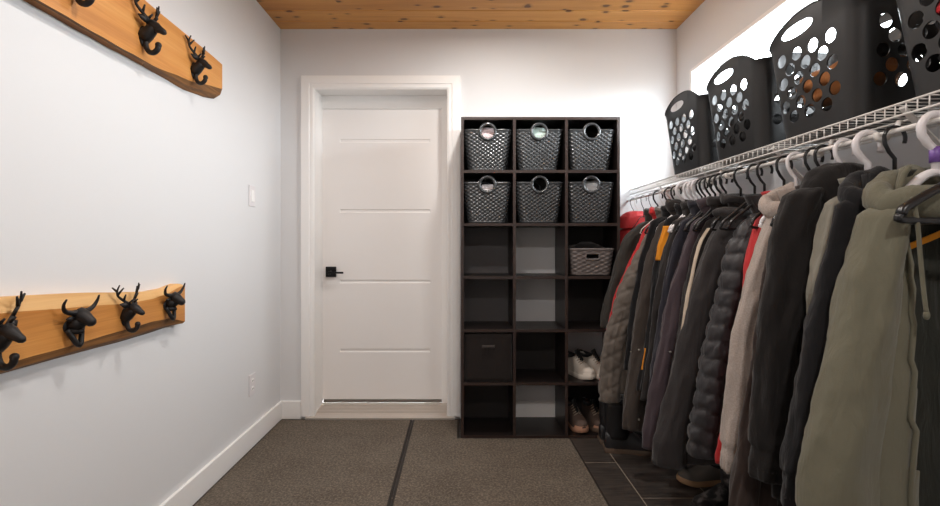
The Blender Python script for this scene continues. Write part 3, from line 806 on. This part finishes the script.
# ------------------------------------------------------------------ garments
NECK = RZ-.105
def garment(nm, lab, cat, Y, out, zend, hem, m, rx=.055, ry=.045, th=.045, style='plain', collar=None, cuff=None, lining=None, amp=1.0, seed=0, gap=None, absx=False, neckz=NECK, orot=0, hoodm=None, patches=(), grp='coats on the rod', zip_=None, rb=.80, rt=1.05):
    P = []
    for q in out:
        if absx: P.append((q[1], q[0]))
        else: X, _, Z = at(q[0], q[1], Y); P.append((Z, X))
    P.sort()
    z0 = P[-1][0]; xs = P[-1][1]
    # smooth outline: sample Catmull-Rom
    sm = smooth_pts([(a, b, 0) for a, b in P], 60); SP = [(p.x, p.y) for p in sm]; SP.sort()
    fx = lambda z: interp(SP, z)
    t = thing(nm, lab, cat, (RX, Y, hem), grp)
    puff = style == 'puffer'; quilt = style == 'quilt'
    def rxz(z):
        f = (z-zend)/(z0-zend); return rx*lerp(rb, rt, max(0, min(1, f)))
    def surf(z, a, side, grow=0.0):
        """point on the sleeve"""
        r1 = rxz(z); r2 = ry*(.86+.18*max(0, min(1, (z-zend)/(z0-zend))))
        ca, sa = math.cos(a), math.sin(a)
        d = amp*(.012*nz(ca*1.3+seed, sa*1.3, z*3.1+seed)+.008*nz(ca*2.2, sa*2.2+seed, z*9)+.006*(1-abs(nz(ca*2.4+z*4, sa*2.4+seed, z*13+ca*2))*4)*.2+.003*nz(ca*5+z*9, sa*5+seed, z*30))
        if puff:
            w = (z+.012*nz(ca*1.5, sa*1.5, z*8+seed)+.012*ca)/.060
            d += .011*(abs(math.sin(PI*w))**.42-.8)+.0035*nz(ca*4+seed, sa*4, z*38)+.002*nz(ca*9, sa*9, z*60)
        if quilt:
            u1 = (z*1.0+a*.030)/.085; u2 = (z*1.0-a*.030)/.085
            q1 = abs((u1 % 1)-.5)*2; q2 = abs((u2 % 1)-.5)*2
            d += .0045*(min(1, (1-q1)*3)-.7)+.0045*(min(1, (1-q2)*3)-.7)
        if cuff and z < zend+.06: d -= .008
        d += grow
        xo = fx(z)
        if side > 0:   # wall side: mirror, kept clear of the wall
            xc = min(2*RX-xo-r1, XR-.022-r1)
        else: xc = xo+r1
        return (xc-side*0+ca*(r1+d)*1.0, Y+sa*(r2+d*.9)+.012*nz(z*2.2, seed, 3)*amp, z)
    NZ = 110 if (puff or quilt) else 64; NA = 44 if (puff or quilt) else 36
    for side in (-1, 1):
        s = MB(); R = []
        for i in range(NZ+1):
            z = lerp(zend, z0, i/NZ); R.append([surf(z, 2*PI*k/NA, side) for k in range(NA)])
        c0 = [sum(p[i] for p in R[-1])/NA for i in range(3)]
        for q in (.3, .6, .85, .98):
            f = math.sqrt(1-q*q); R.append([(c0[0]-side*.035*q+(p[0]-c0[0])*f, c0[1]+(p[1]-c0[1])*f, c0[2]+.032*q) for p in R[NZ]])
        s.loft(R); so = s.build('sleeve', m, t)
        if cuff:
            cb = MB(); R = []
            for i in range(7):
                z = lerp(zend-.03, zend+.035, i/6)
                R.append([(lambda p: (p[0], p[1], z))(surf(max(z, zend+.001), 2*PI*k/48, side, (.0015 if k % 2 else -.0005)+(-.004 if i in (0, 6) else 0))) for k in range(48)])
            cb.loft(R); cb.build('cuff', cuff, so)
        if side < 0:
            for (pn, pm, za, zb, a0, a1) in patches:
                pb = MB(); R = []
                for i in range(25):
                    z = lerp(za, zb, i/24)
                    R.append([surf(z, lerp(a0, a1, k/8), side, .0022) for k in range(9)])
                pb.loft(R, closed=False); pb.build(pn, pm, so, solid=.001)
    # body
    NB = 72; R = []; rows = []
    zsh = z0+.012
    K = 64
    for i in range(K+1):
        z = lerp(hem, z0-.01, i/K)
        zz = max(z, zend+.02)
        xl = fx(zz)+rxz(zz)*1.25; xr = min(2*RX-xl, XR-.05)
        tk = th*(.92+.10*math.sin(PI*i/K))
        rows.append((z, xl, xr, tk, 1.0))
    for i in range(1, 13):
        v = i/12; e = math.sin(v*PI/2)
        z = lerp(z0-.01, neckz, v**.85)
        xl = lerp(rows[K][1], RX-.068, v); xr = lerp(rows[K][2], RX+.068, v)
        rows.append((z, xl, xr, lerp(th*.95, .040, v), 1-v*.8))
    for (z, xl, xr, tk, fa) in rows:
        c, h = (xl+xr)/2, (xr-xl)/2; row = []
        for k in range(NB):
            a = 2*PI*k/NB; ca, sa = math.cos(a), math.sin(a)
            x = c+h*math.copysign(abs(ca)**.75, ca); yy = tk*math.copysign(abs(sa)**.8, sa)
            fo = .014*nz(x*11+seed, z*.8+sa, seed)+.007*nz(x*24, z*2.0+sa*2, seed+5)+.004*nz(x*20, z*14, seed)
            if puff: fo = fo*.4+.012*(abs(math.sin(PI*z/.068))**.55-.75)
            fo *= amp*fa
            row.append((x, Y+yy+fo*(1 if sa > 0 else -1)*abs(sa)**.4, z+(.012*nz(x*5, seed, 1) if z < hem+.02 else 0)))
        R.append(row)
    skip = None
    if gap:
        def skip(i, j):
            p = R[i][j]
            if p[1] > Y: return False
            return abs(p[0]-RX-gap[2]) < lerp(gap[0], gap[1], min(1, max(0, (p[2]-hem)/(neckz-hem))))
    b = MB(); b.loft(R, True, not gap, False, skip); bo = b.build('body', [m, lin] if gap else m, t, solid=.004)
    if gap: bo.modifiers['solid'].offset = -1; bo.modifiers['solid'].material_offset = 1
    if gap and zip_:
        for sg in (-1, 1):
            zl = []
            for i in range(len(R)):
                z = R[i][0][2]; xx = RX+gap[2]+sg*lerp(gap[0], gap[1], min(1, max(0, (z-hem)/(neckz-hem))))
                best = min((p for p in R[i] if p[1] <= Y), key=lambda p: abs(p[0]-xx))
                zl.append((best[0], best[1]-.003, best[2]))
            MB().tube(zl[::2], .006, 6).build('zip_edge', zip_, bo)
    if cuff and not gap:
        hb = MB(); R2 = []
        for zz in (hem-.045, hem-.04, hem+.01):
            R2.append([(lerp(p[0], RX, .06), lerp(p[1], Y, .2), zz) for p in R[0]])
        hb.loft(R2); hb.build('hem_band', cuff, bo)
    cm = hoodm or m
    if collar == 'stand' or collar == 'big':
        hgt, ex = (.032, .006) if collar == 'stand' else (.055, .014)
        c = MB(); R = []
        for i in range(9):
            v = i/8
            R.append([(RX+(.068+ex*math.sin(v*PI*.8))*math.cos(2*PI*k/40)*(1+.06*nz(math.cos(k*.157)*2, v*2, seed)), Y+(.042+ex*math.sin(v*PI*.7))*math.sin(2*PI*k/40), neckz-.018+hgt*v+.010*math.sin(2*PI*k/40)*v+.008*nz(k*.3, v*2, seed)) for k in range(40)])
        R.append([(lerp(p[0], RX, .2), lerp(p[1], Y, .2), p[2]-.006) for p in R[-1]])
        R.append([(lerp(p[0], RX, .3), lerp(p[1], Y, .3), p[2]-.05) for p in R[-1]])
        c.loft(R, True, False, False); c.build('collar', cm, t, solid=.003)
    if collar in ('hood', 'bighood'):
        big = collar == 'bighood'
        c = MB(); R = []; NN = 48
        A, B = (.112, .060) if big else (.105, .05)
        for i in range(NN):
            a = 2*PI*i/NN; ca, sa = math.cos(a), math.sin(a)
            cc = Vector((RX+A*ca, Y+B*sa, neckz-(.052 if big else .030)+.020*sa+.012*nz(ca*2, sa*2, seed)-.030*abs(ca)))
            r0 = (.036 if big else .028)*(1+.3*max(0, sa)+.15*nz(ca*3, sa*3, seed+2))
            row = []
            for k in range(16):
                b_ = 2*PI*k/16; rad = Vector((ca*A, sa*B*1.6, 0)).normalized()
                w = r0*(1+.14*nz(ca*4+b_, sa*4, seed+b_))
                row.append(cc+rad*math.cos(b_)*w*.8+Vector((0, 0, 1))*math.sin(b_)*w*1.05)
            R.append(row)
        R.append(R[0]); c.loft(R, True, False, False); c.build('hood', cm, t)
    if collar == 'dome':
        c = MB(); R = []
        for i in range(22):
            v = i/21; a = v*PI/2
            hx_, hy_ = .108*math.cos(a)**.62+.004, .058*math.cos(a)**.6+.003
            R.append([(RX-.012+hx_*math.cos(2*PI*k/40)*(1+.10*nz(math.cos(k*.157)*2, math.sin(k*.157)*2, v*3+seed)), Y+hy_*math.sin(2*PI*k/40)*(1+.1*nz(k*.2, v*5, seed)), neckz-.055+.105*math.sin(a)+.006*nz(k*.3, v*6, seed)) for k in range(40)])
        c.loft(R); c.build('hood', cm, t)
    return t, R

def cm(name, r, g, b, **k): return m_fabric(name, rgb(r, g, b), **k)
olive = cm('olive_fleece', 110, 107, 91); black = cm('black_cotton', 24, 23, 25); sage = cm('sage_cotton', 138, 134, 122)
fleece = cm('black_brown_fleece', 31, 28, 27); brown = cm('dark_brown_twill', 54, 43, 39); heather = cm('heather_grey_jersey', 164, 152, 144, fleck=.22)
red = cm('red_nylon', 190, 30, 34, rough=.6, spec=.4); puffm = cm('black_puffer_nylon', 37, 35, 38, rough=.5, spec=.5, bump=.1); soft = cm('charcoal_softshell', 38, 33, 33, rough=.75, spec=.35)
plum = cm('plum_grey_twill', 70, 59, 64); navy = cm('ink_navy_twill', 42, 41, 49); char = cm('charcoal_wool', 42, 38, 37); coffee = cm('coffee_canvas', 61, 53, 48, rough=.7)
quiltm = cm('taupe_quilted_nylon', 102, 93, 85, rough=.6, spec=.4, bump=.1); dgreen = cm('charcoal_green_nylon', 50, 47, 43, rough=.6); cream = cm('cream_piping', 206, 190, 170)
orange = cm('orange_fabric', 216, 138, 34); lin = cm('dark_olive_lining', 40, 41, 34)

G = garment
g, _ = G('hoodie', 'olive green zip hoodie hanging open, nearest on the rod', 'hoodie', 1.05, [(868,214),(853,262),(836,330),(821,390),(807,450),(801,495),(803,520)], .50, .36, olive, rx=.080, ry=.056, th=.036, collar='bighood', amp=.9, seed=1, rb=1.12, rt=.52, gap=(.085, .095, .0), zip_=olive)
lb = MB(); lb.add([(1.0, 1.062, 1.118), (1.13, 1.062, 1.172), (1.13, 1.062, 1.157), (1.0, 1.062, 1.103), (1.0, 1.065, 1.118), (1.13, 1.065, 1.172), (1.13, 1.065, 1.157), (1.0, 1.065, 1.103)], [(0,1,2,3),(7,6,5,4),(0,4,5,1),(1,5,6,2),(2,6,7,3),(3,7,4,0)], False)
lb.build('orange_tape', orange, g)
dsr = MB(); dsr.tube(smooth_pts([(.945, .975, 1.225), (.945, .965, 1.17), (.952, .965, 1.09), (.960, .965, 1.01), (.964, .965, .985)], 20), .004, 8); dsr.ball((.964, .965, .978), (.006, .006, .010)); dsr.build('drawstring', olive, g)
G('hoodie', 'black hoodie just behind the olive one', 'hoodie', 1.15, [(838,205),(826,250),(812,310),(797,380),(784,450),(779,506)], .50, .38, black, rx=.06, ry=.04, th=.036, collar='hood', seed=2, cuff=black)
G('sweater', 'sage grey sweater showing as a pale strip between two black ones', 'sweater', 1.225, [(828,203),(818,240),(811,270),(808,292),(812,320),(818,350)], .78, .55, sage, rx=.045, ry=.03, th=.026, seed=3)
G('fleece_jacket', 'black fleece jacket with crumpled raised hood', 'jacket', 1.30, [(786,196),(774,240),(764,300),(757,350),(753,420),(750,475)], .50, .42, fleece, rx=.062, ry=.045, th=.035, collar='dome', seed=4, cuff=fleece)
G('jacket', 'dark brown jacket beside the heather grey hoodie', 'jacket', 1.385, [(781,208),(766,270),(757,320),(746,400),(736,460),(727,520)], .34, .32, brown, rx=.055, ry=.034, th=.028, seed=5)
G('hoodie', 'heather grey hoodie between brown jacket and red lining', 'hoodie', 1.465, [(768,213),(753,255),(743,290),(732,350),(725,410),(720,455)], .44, .42, heather, rx=.052, ry=.04, th=.034, collar='hood', seed=6, cuff=heather)
G('jacket', 'bright red jacket squeezed between puffer and grey hoodie', 'jacket', 1.545, [(761,215),(751,250),(743,300),(732,380),(718,455)], .396, .40, red, rx=.04, ry=.028, th=.022, seed=7)
G('puffer_jacket', 'black quilted puffer jacket with horizontal baffles', 'jacket', 1.645, [(742,222),(727,250),(715,300),(705,345),(695,395),(688,435)], .382, .40, puffm, rx=.062, ry=.05, th=.05, style='puffer', seed=8, amp=.6)
H_, _ = G('softshell_jacket', 'big charcoal softshell jacket with open collar', 'jacket', 1.785, [(724,215),(709,240),(695,280),(683,330),(669,390),(653,440)], .285, .30, soft, rx=.075, ry=.055, th=.05, collar='stand', seed=9)
G('track_jacket', 'dark jacket with cream stripe down the sleeve', 'jacket', 1.885, [(706,222),(694,245),(686,280),(679,320),(668,390)], .42, .40, char, rx=.045, ry=.03, th=.024, collar='stand', seed=10, patches=(('cream_stripe', cream, .60, 1.19, PI*1.17, PI*1.29),))
J_, _ = G('jacket', 'plum grey jacket with long sleeve reaching low', 'jacket', 1.965, [(692,222),(679,260),(668,300),(659,350),(650,400),(644,432)], .262, .30, plum, rx=.05, ry=.036, th=.030, collar='stand', seed=11)
G('jacket', 'ink navy jacket beside the plum grey one', 'jacket', 2.045, [(681,222),(669,255),(661,300),(652,360),(645,410)], .36, .40, navy, rx=.045, ry=.03, th=.026, collar='stand', seed=12)
G('jacket', 'charcoal jacket next to the one with an orange panel', 'jacket', 2.11, [(673,222),(663,255),(656,300),(648,360),(641,400)], .42, .42, char, rx=.045, ry=.028, th=.024, collar='stand', seed=13)
G('jacket', 'black jacket with orange shoulder panel', 'jacket', 2.175, [(666,220),(657,250),(650,300),(643,350),(637,390)], .44, .44, black, rx=.05, ry=.03, th=.026, collar='stand', seed=14, patches=(('orange_panel', orange, 1.05, 1.21, PI*1.05, PI*1.36), ('orange_piping', orange, .54, .64, PI*1.08, PI*1.17)))
M_, _ = G('work_coat', 'coffee brown canvas work coat with metal snaps', 'coat', 2.25, [(659,224),(648,258),(641,290),(634,330),(627,380),(622,415)], .235, .28, coffee, rx=.064, ry=.045, th=.035, collar='big', seed=15, hoodm=char)
G('jacket', 'black jacket between work coat and taupe quilted jacket', 'jacket', 2.325, [(650,222),(641,255),(635,290),(627,340),(622,380)], .50, .48, black, rx=.05, ry=.03, th=.026, collar='stand', seed=16)
G('quilted_jacket', 'taupe quilted jacket over the black boots', 'jacket', 2.40, [(646,234),(632,262),(622,283),(612,315),(604,340),(600,388)], .316, .36, quiltm, rx=.064, ry=.042, th=.034, style='quilt', collar='stand', seed=17, amp=.7)
G('jacket', 'red jacket edge showing beside the taupe quilted jacket', 'jacket', 2.47, [(646,226),(632,255),(620,280),(612,305),(605,335),(600,380)], .35, .40, red, rx=.045, ry=.026, th=.022, collar='stand', seed=18)
G('jacket', 'charcoal green short jacket nearest the organizer', 'jacket', 2.54, [(636,226),(622,242),(608,290),(601,320)], .67, .62, dgreen, rx=.05, ry=.032, th=.028, collar='stand', seed=19)
G('hooded_jacket', 'bright red jacket tucked between organizer and wall', 'jacket', 2.83, [(.955,1.20),(.950,1.10),(.947,.9),(.945,.7)], .68, .62, red, rx=.045, ry=.04, th=.04, collar='dome', seed=20, absx=True, neckz=1.275)
for (gt, spots) in ((M_, ((629, 352), (637, 350), (637, 420))), (J_, ((668, 352),))):
    for (px, py) in spots:
        X, _, Z = at(px, py, 2.20 if gt is M_ else 1.925); b = MB(); b.ball((X+.01, 2.202 if gt is M_ else 1.925, Z), .005, 10, 6); b.build('snap', M['silver'], gt)

def hooks():
    for (Y, k, lab, hf) in (
        (1.05, 'tube', 'thick white hanger with purple collar holding the olive hoodie', .11), (1.15, 'black', 'black hanger holding the hoodie behind the olive one', .11),
        (1.225, 'tube', 'thick white hanger holding the sage sweater', .10), (1.30, 'white', 'white hanger holding the fleece with raised hood', .11),
        (1.375, 'black', 'black hanger holding the dark brown jacket', .11), (1.415, 'black', 'empty black hanger behind the raised fleece hood', .12), (1.49, 'white', 'white hanger holding the heather grey hoodie', .11),
        (1.545, 'black', 'black hanger holding the squeezed red jacket', .11), (1.645, 'black', 'black hanger holding the puffer jacket', .12), (1.70, 'black', 'black hanger beside the puffer jacket collar', .12),
        (1.785, 'black', 'black hanger holding the charcoal softshell', .11), (1.885, 'black', 'black hanger holding the cream striped jacket', .12), (1.925, 'black', 'black hanger between striped and plum grey jackets', .11),
        (1.965, 'black', 'black hanger holding the plum grey jacket', .12), (2.005, 'black', 'black hanger between plum grey and navy jackets', .11), (2.045, 'black', 'black hanger holding the navy jacket', .12), (2.11, 'white', 'white hanger holding the charcoal jacket', .12),
        (2.075, 'black', 'black hanger between navy and charcoal jackets', .11), (2.145, 'white', 'white hanger beside the jacket with orange panel', .11), (2.185, 'white', 'white hanger holding the jacket with orange panel', .12), (2.25, 'tube', 'thick white hanger holding the work coat', .12),
        (2.325, 'black', 'black hanger next to the work coat', .12), (2.40, 'black', 'black hanger holding the taupe quilted jacket', .12), (2.47, 'whitewire', 'white wire hanger holding the red edged jacket', .12),
        (2.54, 'black', 'black hanger holding the charcoal green jacket', .12)):
        h = hanger(Y, k, lab, hf, random.uniform(-.06, .06))
        if Y == 1.05:
            MB().tube([(RX, Y, RZ-.095), (RX, Y, RZ-.06)], .012, 12).build('purple_collar', M['purple'], h)
    hanger(2.63, 'wire', 'black wire hanger left empty beside the charcoal green jacket', .10, .5)
    hanger(2.74, 'wire', 'empty dark wire hanger near the end wall', .10, .4)
    hanger(2.83, 'whitewire', 'white wire hanger holding the red jacket by the organizer', .12, .0)
    hanger(2.90, 'wire', 'empty dark wire hanger last before the end wall', .12, .15)
    hanger(.955, 'black', 'wide glossy black hanger in front of the olive hoodie', .155, -.10, dz=-.005, thick=1.7)
hooks()

# ------------------------------------------------------------------ lights
def downlight(x, y, w, lab):
    t = thing('ceiling_light', lab, 'ceiling light', (x, y, ZC), 'recessed ceiling lights')
    MB().tube([(x+.06*math.cos(2*PI*k/32), y+.06*math.sin(2*PI*k/32), ZC-.003) for k in range(32)], .006, 8, True).build('trim_ring', M['trim'], t)
    d = MB(); d.loft([[(x+r*math.cos(2*PI*k/32), y+r*math.sin(2*PI*k/32), z) for k in range(32)] for r, z in ((.056, ZC-.003), (.056, ZC-.0005))]); d.build('lens', m_emit('lamp_lens', (1, .88, .72, 1), 4), t)
    L = bpy.data.lights.new('downlight', 'AREA'); L.shape = 'DISK'; L.size = .11; L.energy = w; L.color = (1, .96, .92); L.spread = math.radians(176)
    o = bpy.data.objects.new('downlight_lamp', L); C.objects.link(o); o.location = (x, y, ZC-.012); o.parent = t; o.matrix_parent_inverse = world(t).inverted()
downlight(.22, 2.25, 8, 'recessed ceiling light near the cube organizer')
downlight(-.15, 1.25, 8, 'added fill light in the ceiling over the middle of the floor')  # unseen fill, added to brighten the door, floor and organizer
downlight(.3, -.4, 15, 'added fill light in the ceiling over the entry end')  # fill lamp added behind the camera for coats, door and organizer
w = bpy.data.worlds.new('world'); bpy.context.scene.world = w; w.use_nodes = True
nt = w.node_tree; bg = nt.nodes['Background']
tc = nt.nodes.new('ShaderNodeTexCoord'); sp = nt.nodes.new('ShaderNodeSeparateXYZ'); rp = nt.nodes.new('ShaderNodeValToRGB')
nt.links.new(tc.outputs['Generated'], sp.inputs[0])
mr = nt.nodes.new('ShaderNodeMapRange'); mr.inputs[1].default_value = -1; mr.inputs[2].default_value = 1; nt.links.new(sp.outputs[2], mr.inputs[0]); nt.links.new(mr.outputs[0], rp.inputs[0])
e = rp.color_ramp.elements; e[0].position = .44; e[0].color = (.12, .125, .12, 1); e[1].position = .56; e[1].color = (.88, .95, 1.0, 1)
nt.links.new(rp.outputs[0], bg.inputs[0]); bg.inputs[1].default_value = 19.0
P = bpy.data.lights.new('window_portal', 'AREA'); P.shape = 'RECTANGLE'; P.size = WZ1-WZ0; P.size_y = WY1-WY0; P.cycles.is_portal = True
po = bpy.data.objects.new('window_portal', P); C.objects.link(po); po.location = (XR+.13, (WY0+WY1)/2, (WZ0+WZ1)/2); po.rotation_euler = (0, PI/2, 0)

# ------------------------------------------------------------------ camera
cam = bpy.data.cameras.new('camera'); co = bpy.data.objects.new('camera', cam); C.objects.link(co)
co.location = (0, 0, CH); co.rotation_euler = (PI/2, 0, 0); cam.sensor_width = 36; cam.lens = 36*F/940
cam.shift_x = (470-VX)/940; cam.shift_y = -(253-VY)/940; cam.clip_start = .02
S = bpy.context.scene; S.camera = co
S.view_settings.view_transform = 'Standard'; S.view_settings.look = 'None'; S.view_settings.gamma = 1; S.view_settings.exposure = .6
S.view_settings.use_curve_mapping = False
S.cycles.max_bounces = 10; S.cycles.diffuse_bounces = 6; S.cycles.use_denoising = True
